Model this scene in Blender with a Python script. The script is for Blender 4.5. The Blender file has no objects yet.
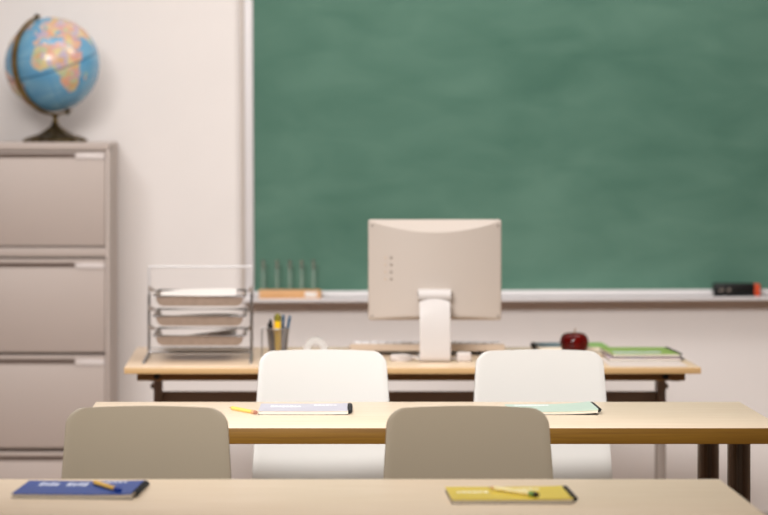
import bpy, bmesh, math, random
from mathutils import Vector, Matrix
random.seed(7)
PI = math.pi
S = bpy.context.scene
COL = S.collection
S.view_settings.view_transform = 'Standard'
S.view_settings.look = 'None'

# ---------------------------------------------------------------- colour + materials
def lin(c):
    out = []
    for v in c:
        v = v / 255.0
        out.append(v / 12.92 if v <= 0.04045 else ((v + 0.055) / 1.055) ** 2.4)
    return (out[0], out[1], out[2], 1.0)

def mat(name, rgb, rough=0.5, metal=0.0, spec=0.5, noise=0.0, scale=8.0, stretch=(1, 1, 1),
        rgb2=None, bump=0.0, coat=0.0, trans=0.0, alpha=1.0, ior=1.45):
    m = bpy.data.materials.new(name)
    m.use_nodes = True
    nt = m.node_tree
    b = nt.nodes['Principled BSDF']
    b.inputs['Base Color'].default_value = lin(rgb)
    b.inputs['Roughness'].default_value = rough
    b.inputs['Metallic'].default_value = metal
    b.inputs['Specular IOR Level'].default_value = spec
    b.inputs['Coat Weight'].default_value = coat
    b.inputs['Transmission Weight'].default_value = trans
    b.inputs['Alpha'].default_value = alpha
    b.inputs['IOR'].default_value = ior
    if noise > 0 or rgb2 is not None or bump > 0:
        tc = nt.nodes.new('ShaderNodeTexCoord')
        mp = nt.nodes.new('ShaderNodeMapping')
        mp.inputs['Scale'].default_value = stretch
        nz = nt.nodes.new('ShaderNodeTexNoise')
        nz.inputs['Scale'].default_value = scale
        nz.inputs['Detail'].default_value = 6
        nt.links.new(tc.outputs['Object'], mp.inputs['Vector'])
        nt.links.new(mp.outputs['Vector'], nz.inputs['Vector'])
        cr = nt.nodes.new('ShaderNodeValToRGB')
        cr.color_ramp.elements[0].position = 0.32
        cr.color_ramp.elements[1].position = 0.68
        c1 = lin(rgb)
        c2 = lin(rgb2) if rgb2 is not None else tuple(min(1, v * (1 - noise)) for v in c1[:3]) + (1,)
        cr.color_ramp.elements[0].color = c2
        cr.color_ramp.elements[1].color = c1
        nt.links.new(nz.outputs['Fac'], cr.inputs['Fac'])
        nt.links.new(cr.outputs['Color'], b.inputs['Base Color'])
        if bump > 0:
            bp = nt.nodes.new('ShaderNodeBump')
            bp.inputs['Strength'].default_value = bump
            bp.inputs['Distance'].default_value = 0.01
            nt.links.new(nz.outputs['Fac'], bp.inputs['Height'])
            nt.links.new(bp.outputs['Normal'], b.inputs['Normal'])
    return m

M = {}
M['wall'] = mat('wall_paint', (231, 224, 220), 0.85, spec=0.2, noise=0.03, scale=3)
M['floor'] = mat('floor_tile', (158, 120, 88), 0.45, noise=0.15, scale=5)
M['ceiling'] = mat('ceiling_paint', (236, 230, 224), 0.9)
M['base'] = mat('baseboard_paint', (190, 180, 172), 0.6, noise=0.02)
M['wood'] = mat('birch_top', (236, 218, 194), 0.38, rgb2=(228, 208, 181), scale=6, stretch=(0.8, 9, 9), spec=0.4)
M['wood_edge'] = mat('birch_edge', (130, 92, 24), 0.55, rgb2=(112, 76, 16), scale=8, stretch=(0.6, 4, 26))
M['desk_wood'] = mat('beech_top', (228, 204, 176), 0.3, rgb2=(220, 194, 164), scale=6, stretch=(0.8, 9, 9))
M['desk_edge'] = mat('beech_edge', (206, 170, 122), 0.45, rgb2=(196, 158, 108), scale=8, stretch=(0.6, 4, 20))
M['desk_frame'] = mat('brown_steel', (146, 112, 68), 0.45, noise=0.1)
M['desk_leg'] = mat('grey_steel', (150, 137, 128), 0.4, metal=0.1, noise=0.05)
M['black'] = mat('black_plastic', (14, 13, 13), 0.45, noise=0.1)
M['chair'] = mat('white_shell', (208, 205, 200), 0.42, noise=0.015, scale=2)
M['chrome'] = mat('chrome', (196, 194, 194), 0.34, metal=1.0, noise=0.03)
M['dark_chrome'] = mat('dark_chrome', (120, 105, 92), 0.22, metal=1.0, noise=0.03)
M['cabinet'] = mat('cabinet_enamel', (184, 170, 162), 0.5, noise=0.03, scale=3)
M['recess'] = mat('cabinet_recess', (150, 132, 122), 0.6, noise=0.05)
M['card'] = mat('label_card', (214, 204, 200), 0.35, noise=0.03)
M['brass'] = mat('antique_brass', (158, 134, 84), 0.38, metal=0.9, rgb2=(120, 96, 54), scale=30)
M['bronze'] = mat('dark_bronze', (128, 108, 72), 0.34, metal=0.9, rgb2=(48, 38, 24), scale=45, bump=0.8)
M['frame_white'] = mat('frame_white', (218, 213, 213), 0.4, noise=0.02)
M['frame_shade'] = mat('frame_shadow', (196, 184, 174), 0.5, noise=0.03)  # shadow tone beside the board frame, put into the colour
M['monitor'] = mat('monitor_white', (184, 172, 162), 0.42, noise=0.012, scale=3)
M['monitor_stand'] = mat('stand_white', (198, 191, 187), 0.4, noise=0.012, scale=3)  # paler white of the stand and hinge
M['port'] = mat('port_grey', (150, 138, 128), 0.5, noise=0.05)
M['screen'] = mat('screen_black', (16, 17, 20), 0.15, noise=0.05)
M['key'] = mat('key_white', (216, 212, 212), 0.5, noise=0.02)
M['kbd'] = mat('keyboard_shaded', (192, 172, 152), 0.5, noise=0.03)  # white case, the shade on its rear edge put into the beige
M['paper'] = mat('paper', (236, 230, 225), 0.8, noise=0.015, scale=12)
M['pages'] = mat('page_edges', (236, 226, 208), 0.8, noise=0.18, scale=30, stretch=(0.2, 0.2, 12))
M['tray'] = mat('tray_mesh', (168, 146, 130), 0.35, metal=0.6, noise=0.12, scale=60)
M['wire'] = mat('wire_grey', (164, 160, 160), 0.3, metal=0.8, noise=0.04)
M['hoop'] = mat('hoop_wire', (206, 202, 202), 0.5, metal=0.3, noise=0.02)
M['rack'] = mat('rack_wood', (220, 170, 118), 0.5, rgb2=(208, 156, 104), scale=10, stretch=(1, 8, 8))
M['glass'] = mat('glass', (160, 184, 170), 0.1, noise=0.01, alpha=0.19)
M['stopper'] = mat('stopper_brown', (118, 92, 78), 0.4, noise=0.1, alpha=0.5)
M['felt'] = mat('black_felt', (12, 12, 13), 0.8, noise=0.2, scale=60)
M['red_end'] = mat('orange_red', (206, 74, 34), 0.5, noise=0.05)
M['clear'] = mat('clear_tape', (232, 230, 228), 0.2, trans=0.45, noise=0.02)
M['tape_core'] = mat('tape_core', (168, 160, 154), 0.6, noise=0.03)
M['yellow'] = mat('yellow_plastic', (240, 192, 24), 0.4, noise=0.03)
M['olive'] = mat('olive_cap', (120, 112, 30), 0.5, noise=0.05)
M['blue_pl'] = mat('blue_plastic', (34, 80, 112), 0.35, noise=0.05)
M['tan_wood'] = mat('ruler_wood', (222, 176, 128), 0.5, noise=0.08, scale=20, stretch=(6, 6, 1))
M['pencil_yellow'] = mat('pencil_yellow', (250, 214, 108), 0.35, noise=0.03)
M['pencil_orange'] = mat('pencil_ochre', (238, 190, 84), 0.35, noise=0.03)
M['pencil_pale'] = mat('pencil_cream', (250, 238, 190), 0.35, noise=0.02)
M['ferrule_blue'] = mat('ferrule_blue', (24, 62, 150), 0.4, noise=0.05)
M['ferrule_green'] = mat('ferrule_green', (120, 160, 90), 0.4, noise=0.05)
M['graphite'] = mat('graphite', (50, 44, 42), 0.5, noise=0.1)
M['eraser_pink'] = mat('eraser_pink', (176, 124, 104), 0.7, noise=0.05)
M['cord'] = mat('cord_white', (198, 188, 182), 0.5, noise=0.02)
M['ink'] = mat('print_white', (196, 206, 232), 0.5, noise=0.03)
M['ink_cream'] = mat('print_cream', (246, 238, 196), 0.5, noise=0.03)
M['ink_pale'] = mat('print_pale', (244, 244, 248), 0.5, noise=0.02)
M['ink_grey'] = mat('print_grey', (186, 196, 190), 0.5, noise=0.02)
M['c_blue'] = mat('cover_blue', (14, 68, 150), 0.45, noise=0.06)
M['c_yellow'] = mat('cover_yellow', (228, 202, 60), 0.35, noise=0.05)
M['c_lilac'] = mat('cover_lilac', (200, 198, 212), 0.35, noise=0.04)
M['c_mint'] = mat('cover_mint', (192, 214, 200), 0.35, noise=0.04)
M['c_green'] = mat('cover_green', (140, 170, 82), 0.4, noise=0.05)
M['c_pink'] = mat('cover_pink', (226, 186, 184), 0.4, rgb2=(192, 184, 204), scale=10)
def teal_mat():
    m = mat('cover_slate', (84, 100, 110), 0.4)
    nt = m.node_tree; b = nt.nodes['Principled BSDF']
    tc = nt.nodes.new('ShaderNodeTexCoord'); sx = nt.nodes.new('ShaderNodeSeparateXYZ'); cr = nt.nodes.new('ShaderNodeValToRGB')
    ad = nt.nodes.new('ShaderNodeMath'); ad.operation = 'MULTIPLY_ADD'; ad.inputs[1].default_value = 4.4; ad.inputs[2].default_value = .5
    nt.links.new(tc.outputs['Object'], sx.inputs[0]); nt.links.new(sx.outputs['X'], ad.inputs[0]); nt.links.new(ad.outputs[0], cr.inputs['Fac'])
    e = cr.color_ramp.elements; e[0].position = .0; e[0].color = lin((64, 66, 70)); e[1].position = .24; e[1].color = lin((96, 112, 124))
    n = e.new(.66); n.color = lin((120, 134, 132)); n = e.new(.74); n.color = lin((136, 176, 96))
    nt.links.new(cr.outputs['Color'], b.inputs['Base Color'])
    return m
M['c_teal'] = teal_mat()

def apple_mat():
    m = mat('apple_skin', (94, 9, 6), 0.1, spec=0.22, rgb2=(52, 4, 3), scale=14, stretch=(3, 3, 0.6))
    return m
M['apple'] = apple_mat()
M['stem'] = mat('apple_stem', (150, 120, 90), 0.7, noise=0.1)

def board_mat():
    m = bpy.data.materials.new('chalkboard_green'); m.use_nodes = True
    nt = m.node_tree; b = nt.nodes['Principled BSDF']
    b.inputs['Roughness'].default_value = 0.8
    b.inputs['Specular IOR Level'].default_value = 0.15
    tc = nt.nodes.new('ShaderNodeTexCoord')
    def nz(scale, stretch, rot=0.0, det=5):
        mp = nt.nodes.new('ShaderNodeMapping'); mp.inputs['Scale'].default_value = stretch
        mp.inputs['Rotation'].default_value = (0, rot, 0)
        n = nt.nodes.new('ShaderNodeTexNoise'); n.inputs['Scale'].default_value = scale
        n.inputs['Detail'].default_value = det; n.inputs['Distortion'].default_value = 0.6
        nt.links.new(tc.outputs['Object'], mp.inputs['Vector']); nt.links.new(mp.outputs['Vector'], n.inputs['Vector'])
        return n
    a = nz(1.6, (1, 1, 1.4)); c = nz(5.0, (0.7, 1, 1.8), 0.5)
    mx = nt.nodes.new('ShaderNodeMath'); mx.operation = 'MULTIPLY_ADD'
    mx.inputs[1].default_value = 0.55
    m2 = nt.nodes.new('ShaderNodeMath'); m2.operation = 'MULTIPLY'; m2.inputs[1].default_value = 0.45
    nt.links.new(c.outputs['Fac'], m2.inputs[0])
    nt.links.new(a.outputs['Fac'], mx.inputs[0]); nt.links.new(m2.outputs[0], mx.inputs[2])
    cr = nt.nodes.new('ShaderNodeValToRGB')
    cr.color_ramp.elements[0].position = 0.3; cr.color_ramp.elements[0].color = lin((70, 106, 91))
    cr.color_ramp.elements[1].position = 0.72; cr.color_ramp.elements[1].color = lin((98, 132, 116))
    nt.links.new(mx.outputs[0], cr.inputs['Fac']); nt.links.new(cr.outputs['Color'], b.inputs['Base Color'])
    return m
M['board'] = board_mat()

def globe_mat():
    m = bpy.data.materials.new('globe_map'); m.use_nodes = True
    nt = m.node_tree; b = nt.nodes['Principled BSDF']
    b.inputs['Roughness'].default_value = 0.22
    at = nt.nodes.new('ShaderNodeVertexColor'); at.layer_name = 'map'
    nt.links.new(at.outputs['Color'], b.inputs['Base Color'])
    return m
M['globe'] = globe_mat()

# ---------------------------------------------------------------- mesh helpers
def new(): return bmesh.new()

def add_box(bm, x0, x1, y0, y1, z0, z1, bev=0.0, seg=2, rotz=0.0, piv=None):
    t = bmesh.new()
    bmesh.ops.create_cube(t, size=1)
    for v in t.verts:
        v.co = Vector(((x0 + x1) / 2 + v.co.x * (x1 - x0), (y0 + y1) / 2 + v.co.y * (y1 - y0), (z0 + z1) / 2 + v.co.z * (z1 - z0)))
    if bev > 0:
        bmesh.ops.bevel(t, geom=list(t.edges), offset=bev, segments=seg, affect='EDGES', profile=0.5)
    if rotz:
        p = piv or Vector(((x0 + x1) / 2, (y0 + y1) / 2, 0))
        bmesh.ops.rotate(t, verts=t.verts, cent=p, matrix=Matrix.Rotation(rotz, 3, 'Z'))
    merge(bm, t)

def merge(bm, t):
    me = bpy.data.meshes.new('tmp'); t.to_mesh(me); t.free()
    bm.from_mesh(me); bpy.data.meshes.remove(me)

def smooth_path(pts, n=6):
    P = [Vector(p) for p in pts]
    if len(P) < 3: return P
    out = []
    for i in range(len(P) - 1):
        p0 = P[max(i - 1, 0)]; p1 = P[i]; p2 = P[i + 1]; p3 = P[min(i + 2, len(P) - 1)]
        for k in range(n):
            t = k / n
            out.append(0.5 * ((2 * p1) + (p2 - p0) * t + (2 * p0 - 5 * p1 + 4 * p2 - p3) * t * t + (3 * p1 - p0 - 3 * p2 + p3) * t ** 3))
    out.append(P[-1])
    return out

def add_tube(bm, pts, r, seg=10, r2=None, closed=False):
    P = [Vector(p) for p in pts]
    n = len(P)
    rings = []
    prev = None
    for i, p in enumerate(P):
        if closed: d = P[(i + 1) % n] - P[i - 1]
        else: d = P[min(i + 1, n - 1)] - P[max(i - 1, 0)]
        d.normalize()
        if prev is None:
            up = Vector((0, 0, 1)) if abs(d.z) < 0.9 else Vector((1, 0, 0))
            u = d.cross(up).normalized()
        else:
            u = (prev - d * prev.dot(d)).normalized()
        prev = u
        w = d.cross(u)
        rr = r if r2 is None else r + (r2 - r) * i / (n - 1)
        rings.append([bm.verts.new(p + u * math.cos(2 * PI * k / seg) * rr + w * math.sin(2 * PI * k / seg) * rr) for k in range(seg)])
    m = n if closed else n - 1
    for i in range(m):
        a, b = rings[i], rings[(i + 1) % n]
        for k in range(seg):
            bm.faces.new((a[k], a[(k + 1) % seg], b[(k + 1) % seg], b[k]))
    if not closed:
        bm.faces.new(list(reversed(rings[0]))); bm.faces.new(rings[-1])

def add_lathe(bm, prof, seg=32, c=(0, 0), fn=None):
    rings = []
    for (r, z) in prof:
        if r < 1e-6:
            rings.append([bm.verts.new((c[0], c[1], z))])
        else:
            ring = []
            for k in range(seg):
                a = 2 * PI * k / seg
                rr = r * (fn(a, r, z) if fn else 1)
                ring.append(bm.verts.new((c[0] + rr * math.cos(a), c[1] + rr * math.sin(a), z)))
            rings.append(ring)
    for a, b in zip(rings, rings[1:]):
        if len(a) == 1 and len(b) == 1: continue
        for k in range(seg):
            k2 = (k + 1) % seg
            if len(a) == 1: bm.faces.new((a[0], b[k2], b[k]))
            elif len(b) == 1: bm.faces.new((a[k], a[k2], b[0]))
            else: bm.faces.new((a[k], a[k2], b[k2], b[k]))
    for end in (rings[0], rings[-1]):
        if len(end) > 2:
            try: bm.faces.new(end)
            except ValueError: pass

def xform(bm, mtx):
    bmesh.ops.transform(bm, matrix=mtx, verts=bm.verts)
    return bm

def obj(name, bm, material, parent=None, smooth=True, label=None, loc=None, rot=None):
    bmesh.ops.recalc_face_normals(bm, faces=bm.faces)
    me = bpy.data.meshes.new(name)
    bm.to_mesh(me); bm.free()
    if smooth:
        me.polygons.foreach_set('use_smooth', [True] * len(me.polygons))
        try: me.set_sharp_from_angle(angle=math.radians(38))
        except Exception: pass
    me.materials.append(M[material])
    o = bpy.data.objects.new(name, me)
    COL.objects.link(o)
    if parent is not None: o.parent = parent
    if label: o['label'] = label
    if loc is not None: o.location = loc
    if rot is not None: o.rotation_euler = rot
    return o

def thing(name, label, cat, loc=(0, 0, 0), rotz=0.0, group=None):
    o = bpy.data.objects.new(name, None)
    o.empty_display_size = 0.05
    COL.objects.link(o)
    o.location = loc; o.rotation_euler = (0, 0, rotz)
    o['label'] = label; o['category'] = cat
    if group: o['group'] = group
    return o

def tag(o, label, cat, group=None):
    o['label'] = label; o['category'] = cat
    if group: o['group'] = group
    return o

def struct(name, bm, m, parent=None, smooth=False):
    o = obj(name, bm, m, parent, smooth)
    if parent is None: o['kind'] = 'structure'
    return o

def dup(root, loc, rotz, label, group=None):
    r = root.copy(); COL.objects.link(r)
    r.location = loc; r.rotation_euler = (0, 0, rotz); r['label'] = label
    if group: r['group'] = group
    for ch in list(root.children):
        c = ch.copy(); COL.objects.link(c); c.parent = r
        for g in list(ch.children):
            d = g.copy(); COL.objects.link(d); d.parent = c
    return r

# ---------------------------------------------------------------- room
XL, XR, YF, YB, ZC = -2.9, 4.6, -1.2, 9.2, 3.3
bm = new(); add_box(bm, XL - .1, XR + .1, YB, YB + .1, 0, ZC); struct('wall_back', bm, 'wall')
bm = new(); add_box(bm, XL - .1, XL, YF, YB, 0, ZC); struct('wall_left', bm, 'wall')
bm = new(); add_box(bm, XR, XR + .1, YF, YB, 0, ZC); struct('wall_right', bm, 'wall')
bm = new(); add_box(bm, XL - .1, XR + .1, YF, YB + .1, -.1, 0); struct('floor', bm, 'floor')
bm = new(); add_box(bm, XL - .1, XR + .1, YF, YB + .1, ZC, ZC + .1); struct('ceiling', bm, 'ceiling')
bm = new(); add_box(bm, XL, XR, YB - .015, YB, 0, .1, .004); struct('baseboard_back', bm, 'base')

# ---------------------------------------------------------------- chalkboard
BX0, BX1, BZ0, BZ1 = -.061, 2.75, .851, 2.12
t = thing('chalkboard', 'large green chalkboard in a white frame on the back wall', 'chalkboard', (BX0, YB, .8))
t.rotation_euler = (0, math.radians(-.25), 0)   # hangs a touch higher at its right end
def L(x, y, z): return (x - BX0, y - YB, z - .8)
bm = new(); add_box(bm, 0, BX1 - BX0, -.012, -.001, BZ0 - .8, BZ1 - .8); obj('writing_surface', bm, 'board', t, False)
bm = new()
add_box(bm, -.030, 0, -.03, -.001, .02, BZ1 - .8 + .04, .003)
obj('side_rail', bm, 'frame_white', t)
bm = new(); add_box(bm, -.043, -.030, -.022, -.001, .02, BZ1 - .8 + .04, .003); obj('side_shadow_strip', bm, 'frame_shade', t, label='grey strip standing for the frame shadow')  # thin strip coloured as the shadow line beside the white rail
bm = new(); add_box(bm, BX1 - BX0, BX1 - BX0 + .045, -.03, -.001, .02, BZ1 - .8 + .04, .003); obj('side_rail', bm, 'frame_white', t)
bm = new(); add_box(bm, 0, BX1 - BX0, -.03, -.001, BZ1 - .8, BZ1 - .8 + .04, .003); obj('top_rail', bm, 'frame_white', t)
bm = new(); add_box(bm, 0, BX1 - BX0, -.02, -.001, .03, BZ0 - .8, .002); obj('bottom_rail', bm, 'frame_white', t)
bm = new()
add_box(bm, -.036, BX1 - BX0 + .045, -.1, -.001, .020, .028, .002)
add_box(bm, -.036, BX1 - BX0 + .045, -.105, -.097, .019, .031, .002)
obj('chalk_tray', bm, 'frame_white', t)
TRAY_Z = .8285

# test tube rack on the tray
rx0, rx1 = -.044, .166
t = thing('test_tube_rack', 'narrow wooden rack block holding glass tubes on the chalk tray', 'rack', ((rx0 + rx1) / 2, 9.135, TRAY_Z))
w = (rx1 - rx0) / 2
bm = new(); add_box(bm, -w, w, -.022, .022, 0, .031, .003); obj('rack_block', bm, 'rack', t)
bm = new(); add_box(bm, w - .055, w - .014, -.0235, -.0215, .008, .025, .0005); obj('paper_label', bm, 'paper', t, label='small white paper label')
tubes_x = [-.030, .017, .060, .100, .140]
ordw = ['glass tube at the left end of the wooden rack', 'glass tube second from the left end of the wooden rack',
        'glass tube in the middle of the wooden rack', 'glass tube second from the right, left of the rack label',
        'glass tube at the right end of the rack, above its paper label']
proto = None
for i, x in enumerate(tubes_x):
    if proto is None:
        proto = thing('test_tube', ordw[0], 'test tube', (x, 9.135, TRAY_Z + .0312), 0, 'glass tubes in the wooden rack')
        bm = new()
        add_lathe(bm, [(0, 0), (.004, .001), (.0065, .005), (.0068, .01), (.0068, .091), (.0085, .093), (.0085, .095),
                       (.0072, .095), (.0058, .092), (.0056, .01), (.003, .004), (0, .003)], 20)
        obj('tube', bm, 'glass', proto)
        bm = new(); add_lathe(bm, [(0, .068), (.0052, .069), (.0052, .094), (.0062, .098), (.0055, .1), (0, .1)], 20)
        obj('stopper', bm, 'stopper', proto, label='brownish stopper')
    else:
        dup(proto, (x, 9.135, TRAY_Z + .0312), 0, ordw[i])

# eraser
t = thing('chalkboard_eraser', 'black chalkboard eraser with an orange red end on the chalk tray', 'eraser', (1.572, 9.14, TRAY_Z + .0075))
t.rotation_euler = (0, math.radians(-.25), 0)
bm = new(); add_box(bm, -.079, .058, -.024, .024, .012, .046, .006, 3); obj('body', bm, 'black', t)
bm = new(); add_box(bm, -.075, .058, -.023, .023, 0, .013, .002); obj('felt_pad', bm, 'felt', t)
bm = new(); add_box(bm, .058, .078, -.0235, .0235, 0, .044, .005, 3); obj('end_cap', bm, 'red_end', t, label='orange red end cap')
bm = new()
for q, (a, b) in enumerate(((-.062, -.055), (-.052, -.047), (-.034, -.03), (-.032, -.024))):
    add_box(bm, a, b, -.0246, -.0238, .018 + .003 * (q % 2), .026 + .003 * (q % 2))
obj('print', bm, 'port', t, label='faint grey print')

# ---------------------------------------------------------------- filing cabinet
CX0, CX1, CY0, CY1, CH = -1.424, -.524, 8.7, 9.18, 1.36
t = thing('filing_cabinet', 'tall pinkish grey metal lateral filing cabinet against the back wall', 'filing cabinet', ((CX0 + CX1) / 2, (CY0 + CY1) / 2, 0))
cw, cd = (CX1 - CX0) / 2, (CY1 - CY0) / 2
bm = new()
add_box(bm, -cw + .001, cw - .001, -cd + .03, cd - .001, .02, CH - .01)            # carcass set back
add_box(bm, -cw, -cw + .0125, -cd, -cd + .05, 0, CH - .025, .002)
add_box(bm, cw - .0125, cw, -cd, -cd + .05, 0, CH - .025, .002)
add_box(bm, -cw, cw, -cd, cd, CH - .026, CH, .003)
add_box(bm, -cw + .012, cw - .012, -cd + .002, -cd + .05, .991, 1.021, .001)
add_box(bm, -cw + .01, cw - .01, -cd + .004, -cd + .05, 0, .05)
obj('cabinet_body', bm, 'cabinet', t)
dl, dr = -cw + .014, cw - .014
for (z0, z1, ra, rb) in ((1.026, 1.330, .007, .021), (.684, .984, .014, .028), (.376, .674, .014, .030), (.06, .362, .014, .030)):
    d = new()
    f0, f1 = -cd - .001, -cd + .028
    add_box(d, dl, dr, f0, f1, z0, z1 - rb, .0015)
    add_box(d, dl, dr, f0, f1, z1 - ra, z1, .0015)
    lx = dr - .098
    add_box(d, lx, dr, f0 + .001, f1, z1 - rb, z1 - ra)
    dob = obj('drawer', d, 'cabinet', t)
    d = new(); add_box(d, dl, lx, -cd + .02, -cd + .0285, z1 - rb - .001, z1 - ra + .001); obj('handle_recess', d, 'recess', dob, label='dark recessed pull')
    d = new(); add_box(d, lx + .003, dr - .002, f0 - .003, f0 + .002, z1 - rb - .003, z1 - ra + .001, .001); obj('label_holder', d, 'card', dob, label='white card in a label holder')

# ---------------------------------------------------------------- globe
def pip(x, y, poly):
    c = False; n = len(poly); j = n - 1
    for i in range(n):
        xi, yi = poly[i]; xj, yj = poly[j]
        if (yi > y) != (yj > y) and x < (xj - xi) * (y - yi) / (yj - yi) + xi: c = not c
        j = i
    return c
LAND = [
 [(-6,35),(10,37),(11,33),(20,31),(25,32),(33,31),(35,27),(43,12),(51,12),(48,4),(41,-2),(39,-8),(40,-15),(35,-20),(35,-25),(31,-30),(26,-34),(19,-34),(15,-26),(12,-16),(13,-8),(9,-1),(9,4),(4,6),(-4,5),(-8,4),(-13,8),(-17,14),(-16,21),(-13,28)],
 [(-9,37),(-9,43),(-2,43),(-2,47),(-5,48),(2,51),(8,54),(9,57),(12,54),(20,55),(24,59),(30,60),(22,60),(25,65),(20,63),(17,58),(13,55),(6,58),(5,62),(14,68),(25,71),(40,67),(60,69),(80,73),(105,77),(140,73),(170,70),(180,68),(178,63),(163,60),(160,53),(155,58),(140,59),(135,54),(140,48),(130,42),(127,36),(122,39),(118,38),(122,31),(115,22),(108,20),(108,11),(101,13),(104,1),(99,8),(98,16),(92,21),(87,21),(80,14),(77,8),(73,19),(67,25),(57,26),(50,30),(56,24),(59,22),(53,16),(44,13),(39,21),(35,28),(36,36),(28,37),(27,41),(41,42),(37,46),(30,46),(28,42),(23,38),(20,41),(14,45),(18,40),(15,38),(11,43),(4,43),(0,39),(-5,36)],
 [(-6,50),(1,51),(0,54),(-3,59),(-6,57),(-4,54)],[(-10,52),(-6,52),(-6,55),(-9,54)],[(-24,64),(-14,64),(-15,66),(-22,66)],
 [(-80,8),(-72,12),(-60,9),(-50,0),(-35,-6),(-39,-15),(-48,-26),(-57,-36),(-65,-42),(-68,-53),(-74,-50),(-72,-30),(-71,-18),(-81,-5)],
 [(-168,66),(-140,70),(-110,69),(-85,70),(-80,62),(-93,58),(-80,52),(-78,60),(-65,58),(-56,52),(-66,45),(-75,38),(-81,31),(-81,25),(-90,30),(-97,26),(-97,20),(-88,21),(-83,10),(-80,8),(-95,16),(-106,22),(-115,31),(-124,40),(-125,49),(-140,60),(-160,58)],
 [(-55,60),(-42,60),(-20,70),(-18,80),(-40,83),(-65,80),(-55,70)],[(43,-25),(47,-25),(50,-15),(47,-15)],
 [(114,-22),(130,-12),(142,-11),(153,-27),(146,-38),(131,-32),(115,-34)],
 [(-180,-72),(180,-72),(180,-90),(-180,-90)],[(110,0),(118,7),(118,-4),(112,-3)],[(131,31),(141,36),(142,44),(137,37)]]
PAL = [(216,170,142),(214,196,136),(176,190,146),(206,150,152),(208,164,112),(178,162,192),(220,152,124),(196,182,166)]
seeds = [(random.uniform(-180, 180), random.uniform(-60, 80), random.randrange(len(PAL))) for _ in range(900)]
OCEAN = (92, 152, 190); OCEAN2 = (120, 170, 198)

GX, GY, GZ0 = -.728, 8.94, CH
R = .157
cz = .2575
gt = thing('globe', 'blue world globe on a dark bronze stand on top of the filing cabinet', 'globe', (GX, GY, GZ0))
ax = Vector((-.29, -.19, .94)).normalized()
fd = Vector((0, -1, 0)); xf = (fd - ax * fd.dot(ax)).normalized(); yf = ax.cross(xf)
LON0 = 4
def sph(lat, lon):
    a, b = math.radians(lat), math.radians(lon - LON0)
    return xf * (math.cos(a) * math.cos(b)) + yf * (math.cos(a) * math.sin(b)) + ax * math.sin(a)
NLAT, NLON = 120, 200
verts, cols, faces = [], [], []
lin_c = {}
for i in range(NLAT + 1):
    lat = 90 - 180 * i / NLAT
    for j in range(NLON):
        lon = -180 + 360 * j / NLON
        p = sph(max(-89.9, min(89.9, lat)), lon) * R
        verts.append((p.x, p.y, p.z + cz))
        land = any(pip(lon + 0.01, lat + 0.013, q) for q in LAND)
        if land:
            best = min(seeds, key=lambda s: ((s[0] - lon) * math.cos(math.radians(lat))) ** 2 + (s[1] - lat) ** 2)
            c = tuple(.74 * PAL[best[2]][k] + .26 * (196, 180, 158)[k] for k in range(3))
        else:
            n = 0.5 + 0.5 * math.sin(lon * .11 + 2 * math.sin(lat * .09)) * math.cos(lat * .12)
            c = tuple(OCEAN[k] + (OCEAN2[k] - OCEAN[k]) * n for k in range(3))
        if abs(lat) < .8: c = (40, 84, 120)
        elif abs(abs(lat) - 23.5) < .8 and not land: c = (84, 148, 190)
        elif j % 20 == 0 and not land: c = (88, 152, 194)
        cols.append(lin(c))
for i in range(NLAT):
    for j in range(NLON):
        a = i * NLON + j; b = i * NLON + (j + 1) % NLON
        faces.append((a, a + NLON, b + NLON, b))
me = bpy.data.meshes.new('map_ball'); me.from_pydata(verts, [], faces); me.update()
at = me.color_attributes.new('map', 'FLOAT_COLOR', 'POINT')
for k, c in enumerate(cols): at.data[k].color = c
me.polygons.foreach_set('use_smooth', [True] * len(me.polygons))
me.materials.append(M['globe'])
ball = bpy.data.objects.new('map_ball', me); COL.objects.link(ball); ball.parent = gt
mdir = (-yf * math.cos(math.radians(46)) + xf * math.sin(math.radians(46))).normalized()
nrm = ax.cross(mdir).normalized()
RA = R * 1.06
bm = new(); rings = []
NA = 48; low = None
for k in range(NA + 1):
    th = math.radians(-4 + 188 * k / NA)
    d = ax * math.cos(th) + mdir * math.sin(th)
    c = Vector((0, 0, cz))
    if low is None or (d * RA).z < low.z: low = d * RA
    rings.append([bm.verts.new(c + d * (RA + e) + nrm * f) for e, f in ((-.003, -.010), (-.003, .010), (.003, .010), (.003, -.010))])
for a, b in zip(rings, rings[1:]):
    for q in range(4): bm.faces.new((a[q], a[(q + 1) % 4], b[(q + 1) % 4], b[q]))
bm.faces.new(rings[0]); bm.faces.new(rings[-1][::-1])
obj('meridian_arm', bm, 'brass', gt)
for sg in (1, -1):
    bm = new(); c = Vector((0, 0, cz))
    add_tube(bm, [c + ax * sg * (R - .001), c + ax * sg * (RA + .006), c + ax * sg * (RA + .010)], .006, 12)
    obj('axis_pin', bm, 'bronze', gt)
bm = new()
bx, by, bz = low.x, low.y, low.z + cz
scal = lambda a, r, z: 1 + (.07 * math.cos(8 * a) if r > .03 else 0)
add_lathe(bm, [(0, .0), (.098, .0), (.102, .004), (.097, .010), (.090, .014), (.076, .020), (.056, .026), (.042, .034), (.031, .042), (.021, .050), (.014, .056),
               (.010, .060), (.0125, .066), (.009, .071), (.007, .080), (.008, bz - .012), (.012, bz - .006), (.012, bz + .001), (0, bz + .001)], 64, (bx, by), scal)
obj('base', bm, 'bronze', gt)

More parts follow.
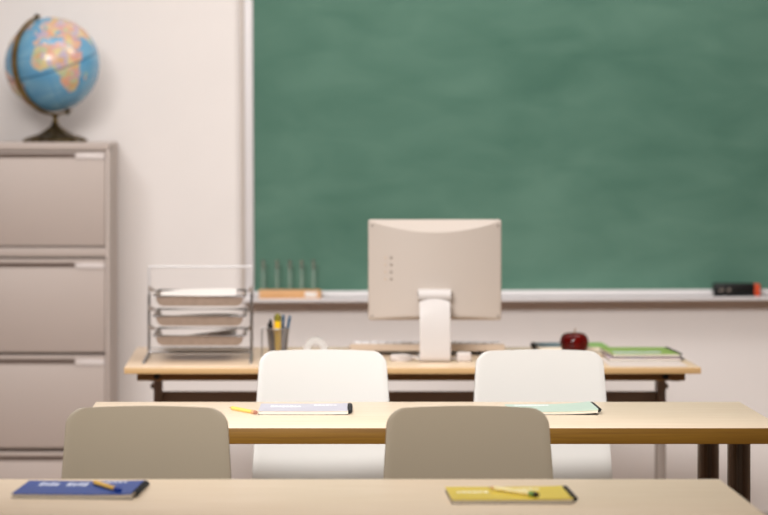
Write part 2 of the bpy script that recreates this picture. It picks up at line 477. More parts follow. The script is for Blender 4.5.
# ---------------------------------------------------------------- student tables
TH = .74
def make_table(label, loc):
    t = thing('student_table', label, 'table', loc, 0)
    W, D, T = 1.564, .572, .0362
    bm = new(); add_box(bm, -W / 2, W / 2, -D / 2 + .0015, D / 2, TH - T, TH, .002); obj('tabletop', bm, 'wood', t)
    bm = new(); add_box(bm, -W / 2, W / 2, -D / 2, -D / 2 + .0035, TH - T, TH - .001, .001); obj('edge_band', bm, 'wood_edge', t, label='brown wood edge facing the front')
    for sx in (-1, 1):
        for y in (-.22, .205):
            bm = new()
            add_lathe(bm, [(.026, 0.012), (.026, TH - T - .004), (.038, TH - T - .004), (.038, TH - T)], 28, (sx * (W / 2 - .09), y))
            lg = obj('leg', bm, 'dark_chrome', t)
            bm = new(); add_lathe(bm, [(.02, 0), (.024, .003), (.024, .014)], 20, (sx * (W / 2 - .09), y)); obj('foot_cap', bm, 'black', lg)
    bm = new()
    for y in (.205,): add_box(bm, -W / 2 + .12, W / 2 - .12, y - .012, y + .012, TH - T - .03, TH - T, .002)
    obj('under_rail', bm, 'desk_leg', t)
    return t
T2X, T2Y = .354, 6.270
T1X, T1Y = .065, 4.820
tb = make_table('pale wood student table in the second row, between the two rows of chairs', (T2X, T2Y, 0))
dup(tb, (T1X, T1Y, 0), 0, 'pale wood student table nearest, along the bottom edge, under the blue and yellow notebooks')

# ---------------------------------------------------------------- chairs
def make_chair(label, loc, group, shell='chair'):
    t = thing('student_chair', label, 'chair', loc, 0, group)
    prof = smooth_path([(-.225, .428), (-.205, .446), (-.15, .453), (-.05, .445), (.04, .440), (.085, .452), (.112, .495), (.126, .56), (.140, .66), (.155, .76), (.168, .848)], 7)
    prof = [(p.x, p.y) for p in [Vector((a.x, a.y, 0)) for a in [Vector((q[0], q[1], 0)) for q in prof]]]
    # arc length
    sl = [0]
    for a, b in zip(prof, prof[1:]): sl.append(sl[-1] + math.hypot(b[0] - a[0], b[1] - a[1]))
    Ltot = sl[-1]
    def at(s):
        s = max(0, min(Ltot, s))
        for i in range(len(sl) - 1):
            if s <= sl[i + 1] or i == len(sl) - 2:
                f = (s - sl[i]) / (sl[i + 1] - sl[i]); return (prof[i][0] + (prof[i + 1][0] - prof[i][0]) * f, prof[i][1] + (prof[i + 1][1] - prof[i][1]) * f)
    rc = .034
    ss = [rc * (1 - math.cos(PI / 2 * k / 8)) for k in range(9)]
    body = [rc + (Ltot - 2 * rc) * k / 40 for k in range(1, 40)]
    rows = ss + body + [Ltot - q for q in reversed(ss)]
    NU = 22
    bm = new(); grid = []
    for s in rows:
        y, z = at(s)
        f = s / Ltot
        hw = .180 if z < .52 else .180 - .06 * (z - .52)
        e = min(s, Ltot - s)
        if e < rc: hw = hw - rc + math.sqrt(max(0, rc * rc - (rc - e) ** 2))
        row = []
        for k in range(NU + 1):
            u = -1 + 2 * k / NU
            x = u * hw
            # gentle dish across the back, gentle crown along the top edge
            yy = y + (.010 * (u * hw / .17) ** 2 * (-1 if z > .5 else 0))
            zz = z - (.006 * (u * hw / .17) ** 2 if s > Ltot - .12 else 0) * (1 - (Ltot - s) / .12 if s > Ltot - .12 else 0)
            row.append(bm.verts.new((x, yy, zz)))
        grid.append(row)
    for a, b in zip(grid, grid[1:]):
        for k in range(NU): bm.faces.new((a[k], a[k + 1], b[k + 1], b[k]))
    o = obj('shell', bm, shell, t)
    md = o.modifiers.new('thick', 'SOLIDIFY'); md.thickness = .010; md.offset = 0
    mb = o.modifiers.new('round', 'BEVEL'); mb.width = .003; mb.segments = 2; mb.limit_method = 'ANGLE'; mb.angle_limit = math.radians(50)
    for sx in (-1, 1):
        bm = new(); add_tube(bm, smooth_path([(sx * .10, -.13, .436), (sx * .15, -.16, .40), (sx * .17, -.18, .25), (sx * .18, -.19, .012)], 5), .010, 12)
        lg = obj('leg', bm, 'chrome', t)
        bm = new(); add_lathe(bm, [(.010, 0), (.013, .002), (.013, .02)], 14, (sx * .18, -.19)); obj('foot_cap', bm, 'black', lg)
        bm = new(); add_tube(bm, smooth_path([(sx * .10, .03, .430), (sx * .15, .07, .40), (sx * .17, .12, .25), (sx * .18, .17, .012)], 5), .010, 12)
        lg = obj('leg', bm, 'chrome', t)
        bm = new(); add_lathe(bm, [(.010, 0), (.013, .002), (.013, .02)], 14, (sx * .18, .17)); obj('foot_cap', bm, 'black', lg)
    bm = new(); add_tube(bm, [(-.12, -.135, .425), (.12, -.135, .425)], .008, 10); obj('seat_brace', bm, 'chrome', t)
    bm = new(); add_tube(bm, [(-.12, .035, .420), (.12, .035, .420)], .008, 10); obj('seat_brace', bm, 'chrome', t)
    return t
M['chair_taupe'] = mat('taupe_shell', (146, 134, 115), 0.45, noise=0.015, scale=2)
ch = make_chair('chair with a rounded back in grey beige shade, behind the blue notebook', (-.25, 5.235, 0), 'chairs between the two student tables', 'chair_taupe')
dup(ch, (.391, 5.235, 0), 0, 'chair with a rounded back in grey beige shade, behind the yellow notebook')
chw = make_chair('bright white chair with a rounded back, behind the pale lilac notebook', (.129, 6.705, 0), 'bright white chairs behind the second table')
chw.scale = (1, 1, .992)
dup(chw, (.680, 6.705, 0), 0, 'bright white chair with a rounded back, in front of the red apple', 'bright white chairs behind the second table')

# ---------------------------------------------------------------- teacher desk
DX0, DX1, DY0, DY1 = -.411, 1.193, 7.506, 8.21
dcx, dcy = (DX0 + DX1) / 2, (DY0 + DY1) / 2
t = thing('teacher_desk', 'long pale wood desk on a grey steel frame below the chalkboard', 'desk', (dcx, dcy, 0))
hw, hd = (DX1 - DX0) / 2, (DY1 - DY0) / 2
bm = new(); add_box(bm, -hw, hw, -hd + .0015, hd, TH - .018, TH, .002); obj('desktop', bm, 'desk_wood', t)
bm = new(); add_box(bm, -hw, hw, -hd, -hd + .004, TH - .018, TH - .001, .001); obj('edge_band', bm, 'desk_edge', t, label='honey coloured wood edge')
ap0, ap1 = -.3775 - dcx, 1.155 - dcx
bm = new(); add_box(bm, ap0, ap1, -hd + .04, -hd + .065, TH - .041, TH - .018, .002); apr = obj('apron', bm, 'desk_frame', t, label='dark brown steel rail under the top')
bm = new(); add_box(bm, ap0, ap1, hd - .08, hd - .055, TH - .041, TH - .018, .002); obj('apron', bm, 'desk_frame', t)
for x in (-.322, 1.099):
    bm = new(); add_tube(bm, [(x - dcx, -hd + .041, TH - .027), (x - dcx, -hd + .030, TH - .027)], .009, 16); obj('bolt', bm, 'black', apr, label='round black bolt')
for sx, x in ((-1, -.331), (1, 1.130)):
    lx = x - dcx
    bm = new(); add_box(bm, lx - .0125, lx + .0125, -.03, .03, .03, TH - .041, .003)
    add_box(bm, lx - .0125, lx + .0125, -hd + .045, hd - .055, TH - .043, TH - .030, .002)
    lg = obj('leg', bm, 'desk_leg', t)
    bm = new(); add_box(bm, lx - .02, lx + .02, -.30, .30, 0, .03, .006); obj('foot', bm, 'desk_leg', lg)
    bm = new(); add_tube(bm, [(lx + sx * .012, 0, .655), (lx + sx * .022, 0, .655)], .008, 14); obj('knob', bm, 'desk_leg', lg)
bm = new(); add_box(bm, -.331 - dcx + .0125, 1.130 - dcx - .0125, -.012, .012, .595, .639, .002); obj('stretcher', bm, 'desk_leg', t)

# ---------------------------------------------------------------- monitor
mx0, mx1, mz0, mz1 = .277, .6585, .854, 1.1425
mcx = (mx0 + mx1) / 2
MY = 7.76
t = thing('computer_monitor', 'white flat computer monitor seen from behind, standing on the desk', 'monitor', (mcx, MY, TH))
hwm = (mx1 - mx0) / 2
a0, a1 = mz0 - TH, mz1 - TH
bm = new(); N = 40
rows = []
for k in range(N + 1):
    u = -1 + 2 * k / N
    x = u * hwm
    b = .034 * (1 - u * u)
    dep = .012 + b
    y_f, y_e = .018, -.004
    ztop = a1 - .003 - .95 * b
    zbot = a0 + .003 + .30 * b
    pts = [(y_f, a0), (y_e, a0), (y_e - .004 - b, zbot), (y_e - .004 - b, ztop), (y_e, a1), (y_f, a1)]
    rows.append([bm.verts.new((x, p[0], p[1])) for p in pts])
for a, c in zip(rows, rows[1:]):
    for q in range(6): bm.faces.new((a[q], a[(q + 1) % 6], c[(q + 1) % 6], c[q]))
bm.faces.new(rows[0]); bm.faces.new(rows[-1][::-1])
bmesh.ops.recalc_face_normals(bm, faces=bm.faces)
es = [e for e in bm.edges if len(e.link_faces) == 2 and e.calc_face_angle(0) > .9]
bmesh.ops.bevel(bm, geom=es, offset=.003, segments=2, affect='EDGES')
hs = obj('housing', bm, 'monitor', t)
bm = new(); add_box(bm, -hwm + .018, hwm - .018, .0165, .0195, a0 + .018, a1 - .018); obj('screen', bm, 'screen', hs, label='dark screen on the far side')
for sx in (-1, 1):
    for z in (a0 + .012, a1 - .016):
        bm = new(); add_tube(bm, [(sx * (hwm - .0105), -.001, z), (sx * (hwm - .0105), -.0135, z)], .0038, 12); obj('screw', bm, 'port', hs)
for q in range(4):
    z = a1 - .108 - .0205 * q
    bm = new()
    u = .66; b = .034 * (1 - u * u)
    add_box(bm, -.130, -.1225, -.0085 - b - .001, -.006 - b, z - .004, z + .004, .001)
    obj('port', bm, 'port', hs)
    bm = new()
    b2 = .034 * (1 - .75 ** 2)
    add_box(bm, -.146, -.1405, -.0085 - b2 - .001, -.006 - b2, z - .003, z + .003, .0005)
    obj('port_symbol', bm, 'kbd', hs)
# stand: hinge, leg plate, foot
sw = .044
scx = .463 - mcx
bm = new()
hz = .928 - TH
prof = []
for k in range(17):
    a = 2 * PI * k / 16
    prof.append((math.cos(a), math.sin(a)))
add_tube(bm, [(scx - .0465, -.058, hz), (scx + .0465, -.058, hz)], .0175, 24)
add_box(bm, scx - .0465, scx + .0465, -.060, -.030, hz - .006, hz + .0175, .003)
obj('hinge', bm, 'monitor_stand', t, label='white hinge bracket')
bm = new()
NW = 14; rows = []
path = smooth_path([(-.070, .178, 0), (-.086, .15, 0), (-.096, .10, 0), (-.1, .05, 0), (-.1, .022, 0), (-.096, .010, 0), (-.084, .005, 0), (-.03, .004, 0), (.09, .004, 0)], 5)
for i, p in enumerate(path):
    row = []
    for k in range(NW + 1):
        u = -1 + 2 * k / NW
        z = p.y
        if i < 8: z = p.y - .010 * u * u * (1 - i / 8)
        row.append(bm.verts.new((scx + u * sw, p.x, z)))
    rows.append(row)
for a, c in zip(rows, rows[1:]):
    for k in range(NW): bm.faces.new((a[k], a[k + 1], c[k + 1], c[k]))
o = obj('stand', bm, 'monitor_stand', t)
md = o.modifiers.new('thick', 'SOLIDIFY'); md.thickness = .008; md.offset = 0
mb = o.modifiers.new('round', 'BEVEL'); mb.width = .002; mb.segments = 2; mb.limit_method = 'ANGLE'

# ---------------------------------------------------------------- keyboard
kx0, kx1 = .228, .682
t = thing('computer_keyboard', 'white computer keyboard behind the monitor stand, its raised rear edge showing', 'keyboard', ((kx0 + kx1) / 2, 7.9, TH))
kw = (kx1 - kx0) / 2
bm = new()
tm = bmesh.new()
bmesh.ops.create_cube(tm, size=1)
for v in tm.verts:
    far = v.co.y > 0
    top = v.co.z > 0
    v.co = Vector((v.co.x * 2 * kw, .155 if far else 0, (.016 if top else .002) if far else (.034 if top else .013)))
bmesh.ops.bevel(tm, geom=list(tm.edges), offset=.003, segments=2, affect='EDGES')
merge(bm, tm)
kb = obj('keyboard_case', bm, 'kbd', t)
for sx in (-1, 1):
    x = sx * (kw - .075)
    bm = new(); add_box(bm, x - .008, x + .008, .004, .014, 0, .018, .002); obj('foot', bm, 'black', t)
bm = new()
for r_ in range(6):
    y = .012 + r_ * .023; z = .034 - .018 * (y / .155)
    nk = 18
    for c in range(nk):
        if r_ == 0 and c in (1, 6, 11): continue
        x0 = -kw + .012 + c * (2 * kw - .024) / nk
        add_box(bm, x0 + .001, x0 + (2 * kw - .024) / nk - .0015, y, y + .018, z - .002, z + .0075, .002, 1)
kk = obj('keys', bm, 'key', t, label='rows of white keys')
kk['kind'] = 'stuff'

# ---------------------------------------------------------------- cable, adapter, tape roll
bm = new()
pts = []
for k in range(75):
    a = k / 74 * 2 * PI * 3
    pts.append((.026 * math.cos(a) * (1 + .1 * math.sin(3.3 * a)), .018 * math.sin(a), .004 + .0055 * (k // 25) + .0012 * math.sin(a * 2.3)))
pts += [(.05, -.006, .006), (.075, -.02, .004)]
add_tube(bm, smooth_path(pts, 2), .0035, 8)
o = obj('coiled_cord', bm, 'cord', None, loc=(.372, 7.715, TH))
cb = thing('power_cable', 'small white coiled cable on the desk left of the monitor stand', 'cable', (.372, 7.715, TH))
o.parent = cb; o.location = (0, 0, 0)
bm = new(); add_box(bm, -.03, .012, -.03, -.008, 0, .020, .006, 3); add_box(bm, .010, .024, -.026, -.012, .003, .015, .003)
xform(bm, Matrix.Translation((-.004, .012, .0)) )
obj('plug', bm, 'cord', cb)
t = thing('power_adapter', 'small white box shaped adapter on the desk right of the monitor stand', 'adapter', (.547, 7.70, TH))
bm = new(); add_box(bm, -.021, .021, -.02, .02, 0, .027, .006, 3); obj('case', bm, 'cord', t)
bm = new(); add_tube(bm, smooth_path([(-.02, .0, .010), (-.03, .01, .006), (-.036, .03, .004), (-.03, .06, .0035), (.01, .08, .0035)], 5), .003, 8); obj('cord', bm, 'cord', t)

t = thing('tape_roll', 'clear tape roll standing upright on the desk right of the pen cup', 'tape', (.124, 7.70, TH))
def ring(bm, ro, ri, y0, y1, zc, seg=48):
    vs = []
    for k in range(seg):
        a = 2 * PI * k / seg
        c, s = math.cos(a), math.sin(a)
        vs.append([bm.verts.new((ro * c, y0, zc + ro * s)), bm.verts.new((ro * c, y1, zc + ro * s)), bm.verts.new((ri * c, y1, zc + ri * s)), bm.verts.new((ri * c, y0, zc + ri * s))])
    for k in range(seg):
        a, b = vs[k], vs[(k + 1) % seg]
        for q in range(4): bm.faces.new((a[q], a[(q + 1) % 4], b[(q + 1) % 4], b[q]))
bm = new(); ring(bm, .0345, .016, -.010, .010, .0348); obj('tape', bm, 'clear', t)
bm = new(); ring(bm, .016, .0125, -.0105, .0105, .0348); obj('core', bm, 'tape_core', t)

# ---------------------------------------------------------------- pen cup
PX, PY = .017, 7.70
t = thing('pen_cup', 'grey wire mesh pen cup on the desk between the trays and the tape', 'pen cup', (PX, PY, TH))
bm = new()
nv, nh = 36, 14
def cr(z): return .0225 + (.031 - .0225) * z / .093
for k in range(nv):
    a = 2 * PI * k / nv
    add_tube(bm, [(cr(0) * math.cos(a), cr(0) * math.sin(a), .002), (cr(.093) * math.cos(a), cr(.093) * math.sin(a), .093)], .0009, 4)
for j in range(nh):
    z = .004 + j * .0065
    add_tube(bm, [(cr(z) * math.cos(2 * PI * k / 36), cr(z) * math.sin(2 * PI * k / 36), z) for k in range(36)], .0009, 4, closed=True)
obj('mesh_wall', bm, 'wire', t)
bm = new(); add_lathe(bm, [(0, 0), (.0235, 0), (.0235, .003), (0, .003)], 32); obj('cup_base', bm, 'wire', t)
bm = new()
add_tube(bm, [(.0315 * math.cos(2 * PI * k / 40), .0315 * math.sin(2 * PI * k / 40), .094) for k in range(40)], .0024, 8, closed=True)
obj('rim', bm, 'wire', t)
bm = new()
add_tube(bm, smooth_path([(-.031, 0, .094), (-.041, 0, .094), (-.0455, 0, .090), (-.0455, 0, .05), (-.0455, 0, .0025), (-.04, 0, .0022), (-.023, 0, .0022)], 4), .0018, 8)
obj('side_wire', bm, 'wire', t, label='thin wire at the side of the cup')
def pen(name, label, cat, mtl, x0, y0, x1, y1, zt, r, capm=None, grp='pens in the wire cup'):
    """stands in the cup, foot at (x0,y0), tip at (x1,y1,zt), all from the cup centre"""
    t = thing(name, label, cat, (PX + x0, PY + y0, TH + .0034 + r * .3), 0, grp)
    d = Vector((x1 - x0, y1 - y0, zt)); n = d.normalized(); Ln = d.length
    bm = new(); add_tube(bm, [n * .0, n * .008, n * (Ln - .022), n * (Ln - .021)], r, 12)
    obj('barrel', bm, mtl, t)
    bm = new(); add_tube(bm, [n * (Ln - .021), n * (Ln - .006)], r * 1.08, 12); add_tube(bm, [n * (Ln - .006), n * (Ln - .002), n * Ln], r * .95, 12, r2=r * .4)
    obj('cap', bm, capm or mtl, t)
    return t
pen('black_pen', 'taller black pen standing at the left inside the wire cup', 'pen', 'black', -.006, .006, -.022, .004, .116, .0042)
pen('black_pen', 'shorter black pen at the left rim inside the wire cup', 'pen', 'black', -.010, -.007, -.0265, -.004, .106, .0042)
pen('marker', 'thick yellow marker with an olive tip standing in the wire cup', 'marker', 'yellow', .001, -.004, -.001, -.010, .131, .0095, 'olive')
pen('blue_pen', 'upright blue pen in the wire cup beside the yellow marker', 'pen', 'blue_pl', .007, .010, .016, .008, .129, .0038)
pen('blue_pen', 'blue pen leaning to the right out of the wire cup', 'pen', 'blue_pl', .012, -.002, .0345, .0, .127, .0038)
t = thing('wooden_ruler', 'short tan wooden stick behind the marker in the wire cup', 'ruler', (PX - .004, PY + .009, TH + .0034), 0, 'pens in the wire cup')
bm = new(); add_box(bm, -.009, .009, -.0015, .0015, 0, .114, .0007); obj('stick', bm, 'tan_wood', t)

# ---------------------------------------------------------------- letter trays
t = thing('letter_tray_rack', 'three-tier wire letter tray rack on the left end of the desk', 'letter tray', (-.211, 7.78, TH))
ox = -.211
wx0, wx1 = -.362 - ox, -.060 - ox
vy = .175
bm = new()
rw = .0045
# tall back hoop
add_tube(bm, smooth_path([(wx0, vy, .006), (wx0, vy, .12), (wx0, vy, .245), (wx0 + .004, vy, .2545), (wx0 + .012, vy, .257), ((wx0 + wx1) / 2, vy, .257), (wx1 - .012, vy, .257), (wx1 - .004, vy, .2545), (wx1, vy, .245), (wx1, vy, .12), (wx1, vy, .006)], 5), .0035, 10)
obj('back_hoop', bm, 'hoop', t)
for x in (wx0, wx1):
    bm = new()
    add_tube(bm, smooth_path([(x, -.165, .0045), (x, -.06, .0045), (x, .08, .0045), (x, vy, .0045)], 3), rw, 10)
    add_tube(bm, smooth_path([(x, vy - .008, .0045), (x, vy - .008, .10), (x, vy - .008, .178)], 3), rw, 10)
    obj('side_frame', bm, 'wire', t)
bm = new()
add_tube(bm, [(wx0, vy - .008, .008), (wx1, vy - .008, .008)], rw, 10); obj('cross_bar', bm, 'wire', t)
bm = new(); add_tube(bm, [(wx0, vy - .008, .018), (wx1, vy - .008, .018)], .003, 10); obj('cross_bar', bm, 'wire', t)
tz = [.050, .106, .162]
tx0, tx1 = -.331 - ox, -.079 - ox
for z in tz:
    # tray with rounded lower corners: U section with sloping ends
    bm = new()
    f0, f1 = -.13, .165
    Hh = .027
    sec = []
    rr = .02
    sec.append((tx0 - .004, z + Hh)); 
    for k in range(9):
        a = PI + (PI / 2) * k / 8
        sec.append((tx0 + .004 + rr + rr * math.cos(a), z + rr + rr * math.sin(a) * 1.0))
    for k in range(9):
        a = 1.5 * PI + (PI / 2) * k / 8
        sec.append((tx1 - .004 - rr + rr * math.cos(a), z + rr + rr * math.sin(a)))
    sec.append((tx1 + .004, z + Hh))
    A = [bm.verts.new((x, f0, zz)) for x, zz in sec]
    B = [bm.verts.new((x, f1, zz)) for x, zz in sec]
    for k in range(len(sec) - 1): bm.faces.new((A[k], A[k + 1], B[k + 1], B[k]))
    bm.faces.new(A)
    tr = obj('tray', bm, 'tray', t)
    md = tr.modifiers.new('thick', 'SOLIDIFY'); md.thickness = .002; md.offset = 0
    bm = new()
    add_tube(bm, [(tx0 - .005, f0, z + Hh), (tx1 + .005, f0, z + Hh), (tx1 + .005, f1, z + Hh), (tx0 - .005, f1, z + Hh)], .0028, 8, closed=True)
    obj('rim_wire', bm, 'wire', tr)
    for sx, xa, xb in ((-1, wx0, tx0 - .005), (1, wx1, tx1 + .005)):
        bm = new()
        vs = [bm.verts.new(p) for p in ((xa, vy - .01, z + Hh + .014), (xa, vy - .01, z + Hh - .004), (xb, vy - .012, z + Hh - .002))]
        vs2 = [bm.verts.new(v.co + Vector((0, -.03, 0))) for v in vs]
        bm.faces.new(vs); bm.faces.new(vs2[::-1])
        for q in range(3): bm.faces.new((vs[q], vs[(q + 1) % 3], vs2[(q + 1) % 3], vs2[q]))
        obj('bracket', bm, 'desk_leg', tr)
plabels = ['stack of white paper in the topmost wire letter tray', 'stack of white paper in the middle wire letter tray', 'stack of white paper in the lowest wire letter tray']
for q, z in enumerate(tz):
    bm = new(); NX, NY = 16, 10
    thick = (.010, .008, .026)[q]
    hgt = lambda x, y: (.004 * math.sin(x * 14 + q) + .006 * (x / .11) * (1 if q == 2 else 1.6 if q == 0 else .3)) * (y + .14) / .3
    top = [[bm.verts.new((-.108 + .216 * i / NX, -.122 + .279 * j / NY, thick + hgt(-.108 + .216 * i / NX, -.122 + .279 * j / NY))) for j in range(NY + 1)] for i in range(NX + 1)]
    bot = [[bm.verts.new((-.094 + .188 * i / NX, -.122 + .279 * j / NY, 0)) for j in range(NY + 1)] for i in range(NX + 1)]
    for i in range(NX):
        for j in range(NY):
            bm.faces.new((top[i][j], top[i + 1][j], top[i + 1][j + 1], top[i][j + 1]))
            bm.faces.new((bot[i][j], bot[i][j + 1], bot[i + 1][j + 1], bot[i + 1][j]))
    for i in range(NX):
        for j in (0, NY): bm.faces.new((top[i][j], bot[i][j], bot[i + 1][j], top[i + 1][j]))
    for j in range(NY):
        for i in (0, NX): bm.faces.new((top[i][j], top[i][j + 1], bot[i][j + 1], bot[i][j]))
    o = obj('paper_stack', bm, 'paper', None, loc=(ox + .0, 7.78, TH + z + .0022))
    tag(o, plabels[2 - q], 'paper stack', 'paper stacks in the letter trays')

# ---------------------------------------------------------------- apple
t = thing('apple', 'shiny dark red apple on the desk in front of the slate and green notebook', 'apple', (.884, 7.90, TH))
bm = new()
pr = []
for k in range(25):
    a = PI * k / 24
    r = .0385 * math.sin(a) * (1 + .10 * math.cos(a) * 1.0) + .0
    z = .037 - .035 * math.cos(a)
    # dimple top and bottom
    z -= .011 * math.exp(-(r / .012) ** 2) if a > PI / 2 else 0
    z += .007 * math.exp(-(r / .011) ** 2) if a < PI / 2 else 0
    r2 = .0385 * math.sin(a) ** .86 * (1 - .10 * math.cos(a))
    pr.append((max(r2, 0) if 0 < k < 24 else 0, z))
zmin = min(p[1] for p in pr)
pr = [(r, z - zmin) for r, z in pr]
add_lathe(bm, pr, 40, (0, 0), lambda a, r, z: 1 + .015 * math.cos(5 * a + .4) * (1 if z < .03 else .5))
obj('apple_flesh', bm, 'apple', t)
t.scale = (1.09, 1.09, 1.09)
ztop = pr[-1][1]
bm = new(); add_tube(bm, smooth_path([(0, 0, ztop - .003), (.001, 0, ztop + .007), (.0035, -.001, ztop + .018)], 4), .0014, 8, r2=.002); obj('stem', bm, 'stem', t)

# ---------------------------------------------------------------- notebooks
def notebook(label, loc, rotz, cover, w=.213, d=.265, th=.009, spiral=1, prints=(), ink='ink', lift=0.0, group=None, coil='black'):
    t = thing('spiral_notebook', label, 'notebook', loc, rotz, group)
    def slab(z0, z1, inset, lift_):
        bm = new(); NX = 14
        rows = []
        for i in range(NX + 1):
            u = i / NX
            x = -w / 2 + inset + (w - inset - .004) * u if spiral > 0 else -w / 2 + .004 + (w - inset - .004) * u
            e = lift_ * (u ** 4)
            rows.append([bm.verts.new((x, -d / 2 + inset, z0 + e * .6)), bm.verts.new((x, d / 2 - inset, z0 + e * .6)), bm.verts.new((x, d / 2 - inset, z1 + e)), bm.verts.new((x, -d / 2 + inset, z1 + e))])
        for a, b in zip(rows, rows[1:]):
            for q in range(4): bm.faces.new((a[q], a[(q + 1) % 4], b[(q + 1) % 4], b[q]))
        bm.faces.new(rows[0]); bm.faces.new(rows[-1][::-1])
        return bm
    obj('back_cover', slab(0, .001, 0, 0), 'graphite', t, label='dark back cover')
    obj('pages', slab(.001, th - .0008, .0015, lift), 'pages', t, label='off white page block')
    cv = obj('front_cover', slab(th - .0008, th, 0, lift), cover, t)
    for (x0, x1, y0, y1) in prints:
        bm = new()
        n = max(2, int((x1 - x0) * w / .009))     # a line of soft letter-like strokes on a thin underlay
        for k in range(n):
            a = x0 + (x1 - x0) * k / n; b = a + (x1 - x0) / n * .82
            ya = y0 + (y1 - y0) * random.choice((0, 0, .12)); yb = y1 - (y1 - y0) * random.choice((0, 0, .2))
            e = lift * (a ** 4)
            add_box(bm, -w / 2 + a * w, -w / 2 + b * w, -d / 2 + ya * d, -d / 2 + yb * d, th - .0002 + e, th + .0003 + e)
        obj('cover_print', bm, ink, cv, False, label='pale blurred print on the cover')
    bm = new()
    sx = (w / 2 - .001) * spiral
    pts = []
    turns = 20
    for k in range(turns * 10 + 1):
        a = 2 * PI * k / 10
        pts.append((sx + .0062 * math.cos(a), -d / 2 + .012 + (d - .024) * k / (turns * 10), th / 2 + .0012 + lift * .7 + (th / 2 + .0008) * math.sin(a)))
    add_tube(bm, pts, .0009, 5)
    obj('spiral_binding', bm, coil, t, label='black spiral binding')
    return t
NBG = None
notebook('blue spiral notebook on the nearest table, a yellow pencil lying on it', (-.349, 4.922, TH), math.radians(-5), 'c_blue', w=.222, d=.185, th=.008,
         prints=((.13, .30, .60, .86), (.36, .54, .60, .86), (.62, .86, .84, .95)), ink='ink', lift=.003)
notebook('yellow spiral notebook on the nearest table, a cream pencil lying on it', (.426, 4.849, TH), math.radians(.5), 'c_yellow', w=.218, d=.172, th=.008,
         prints=((.07, .34, .50, .66), (.58, .78, .72, .86)), ink='ink_cream', lift=.002)
notebook('pale lilac spiral notebook on the second table in front of the left white chair', (.077, 6.338, TH), math.radians(-2), 'c_lilac', w=.212, d=.172, th=.009,
         prints=((.12, .46, .52, .74), (.6, .86, .7, .84)), ink='ink_pale', lift=.002)
notebook('mint green spiral notebook on the second table in front of the right white chair', (.656, 6.335, TH), math.radians(0), 'c_mint', w=.206, d=.168, th=.008,
         prints=((.1, .5, .78, .9), ), ink='ink_pale', lift=.007)

sheet = new(); add_box(sheet, -.108, .108, -.14, .14, 0, .0008)
M['sheet'] = mat('sheet_paper', (212, 200, 192), 0.7, noise=0.02)
o = obj('paper_sheet', sheet, 'sheet', None, False, loc=(1.052, 7.672, TH + .0004), rot=(0, 0, 0))
tag(o, 'flat white sheet of paper on the right end of the desk, under two notebooks', 'paper')
notebook('pink and lilac notebook under the green notebook on the right end of the desk', (1.070, 7.825, TH + .0014), math.radians(-2), 'c_pink', w=.208, d=.26, th=.007)
notebook('green notebook with a pale title strip, on top of the pink and lilac notebook', (1.068, 7.842, TH + .0114), math.radians(2), 'c_green', w=.196, d=.25, th=.008,
         prints=((.06, .76, .10, .40),), ink='ink_grey')
notebook('slate and green notebook lying at the back edge of the desk behind the apple', (.895, 8.105, TH), math.radians(1), 'c_teal', w=.212, d=.17, th=.016, spiral=-1)

# ---------------------------------------------------------------- pencils
def pencil(label, p0, p1, body, ferr, end, group=None, r=.0046):
    """p0 = sharpened end, p1 = eraser end (world points on the surface the pencil lies on)"""
    a = Vector(p0); b = Vector(p1); a.z += r + .0003; b.z += r + .0003
    t = thing('pencil', label, 'pencil', a, 0, group)
    n = (b - a).normalized(); Ln = (b - a).length
    bm = new(); add_tube(bm, [n * .016, n * (Ln - .020)], r, 6); obj('shaft', bm, body, t)
    bm = new(); add_tube(bm, [n * .004, n * .016], r * .3, 10, r2=r * .96); obj('wood_cone', bm, 'tan_wood', t)
    bm = new(); add_tube(bm, [n * 0, n * .004], r * .08, 8, r2=r * .3); obj('lead', bm, 'graphite', t)
    bm = new(); add_tube(bm, [n * (Ln - .020), n * (Ln - .008)], r * 1.04, 12); obj('ferrule', bm, ferr, t)
    bm = new(); add_tube(bm, [n * (Ln - .008), n * (Ln - .001), n * Ln], r * .96, 12, r2=r * .8); obj('eraser', bm, end, t)
    return t
zb = TH + .0085
pencil('ochre yellow pencil with a blue end lying on the blue notebook', (-.3305, 4.965, zb), (-.273, 4.845, zb), 'pencil_orange', 'ferrule_blue', 'ferrule_blue')
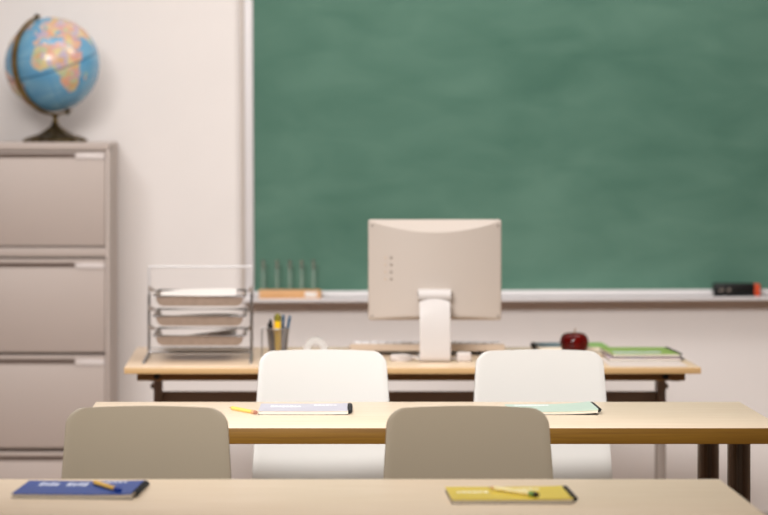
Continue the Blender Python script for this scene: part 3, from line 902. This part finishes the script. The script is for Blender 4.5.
pencil('cream coloured pencil with a green end lying on the yellow notebook', (.393, 4.888, TH + .0085), (.471, 4.785, TH + .0085), 'pencil_pale', 'ferrule_green', 'graphite')
pencil('yellow pencil lying on the second table left of the lilac notebook', (-.101, 6.378, TH), (-.036, 6.262, TH), 'pencil_yellow', 'tan_wood', 'eraser_pink')

# ---------------------------------------------------------------- lights
def area(name, loc, target, size, size_y, power, color=(1, 1, 1), spread=180):
    l = bpy.data.lights.new(name, 'AREA'); l.shape = 'RECTANGLE'; l.size = size; l.size_y = size_y
    l.energy = power; l.color = color; l.spread = math.radians(spread)
    o = bpy.data.objects.new(name, l); COL.objects.link(o); o.location = loc
    d = Vector(target) - Vector(loc); o.rotation_euler = d.to_track_quat('-Z', 'Y').to_euler()
    return o
area('key_light', (-.9, 3.6, 2.95), (.35, 7.3, .75), 1.9, 0.6, 36, (1, .99, .982), 70)
area('overhead_light', (.3, 6.2, 3.1), (.4, 7.4, .7), 2.4, 0.8, 12, (1, .99, .982))
area('wall_fill', (.3, 7.7, 3.2), (.4, 9.2, 1.2), 3.4, 0.6, 31, (1, .99, .982))  # unseen wash, added to brighten the back wall and chalkboard
area('right_light', (1.45, 7.35, 2.95), (-.5, 8.8, 1.3), .5, .5, 15, (1, .985, .97))
area('table_fill', (.3, 4.2, 3.2), (.3, 4.9, 0), 1.6, 1.0, 22, (1, .92, .82))  # unseen fill, added to light the nearest tabletop
w = bpy.data.worlds.new('world'); S.world = w; w.use_nodes = True
w.node_tree.nodes['Background'].inputs['Color'].default_value = (1.0, .95, .89, 1)
w.node_tree.nodes['Background'].inputs['Strength'].default_value = .16

# ---------------------------------------------------------------- camera
cam = bpy.data.cameras.new('camera'); co = bpy.data.objects.new('camera', cam); COL.objects.link(co)
co.location = (0, 0, 1.40); co.rotation_euler = (PI / 2, 0, 0)
cam.sensor_width = 36; cam.lens = 2700 / 768 * 36
cam.shift_x = (384 - 272) / 768; cam.shift_y = -(257.5 - 130) / 768
cam.clip_start = .05; cam.clip_end = 60
cam.dof.use_dof = True; cam.dof.focus_distance = 6.0; cam.dof.aperture_fstop = 3.5
S.camera = co
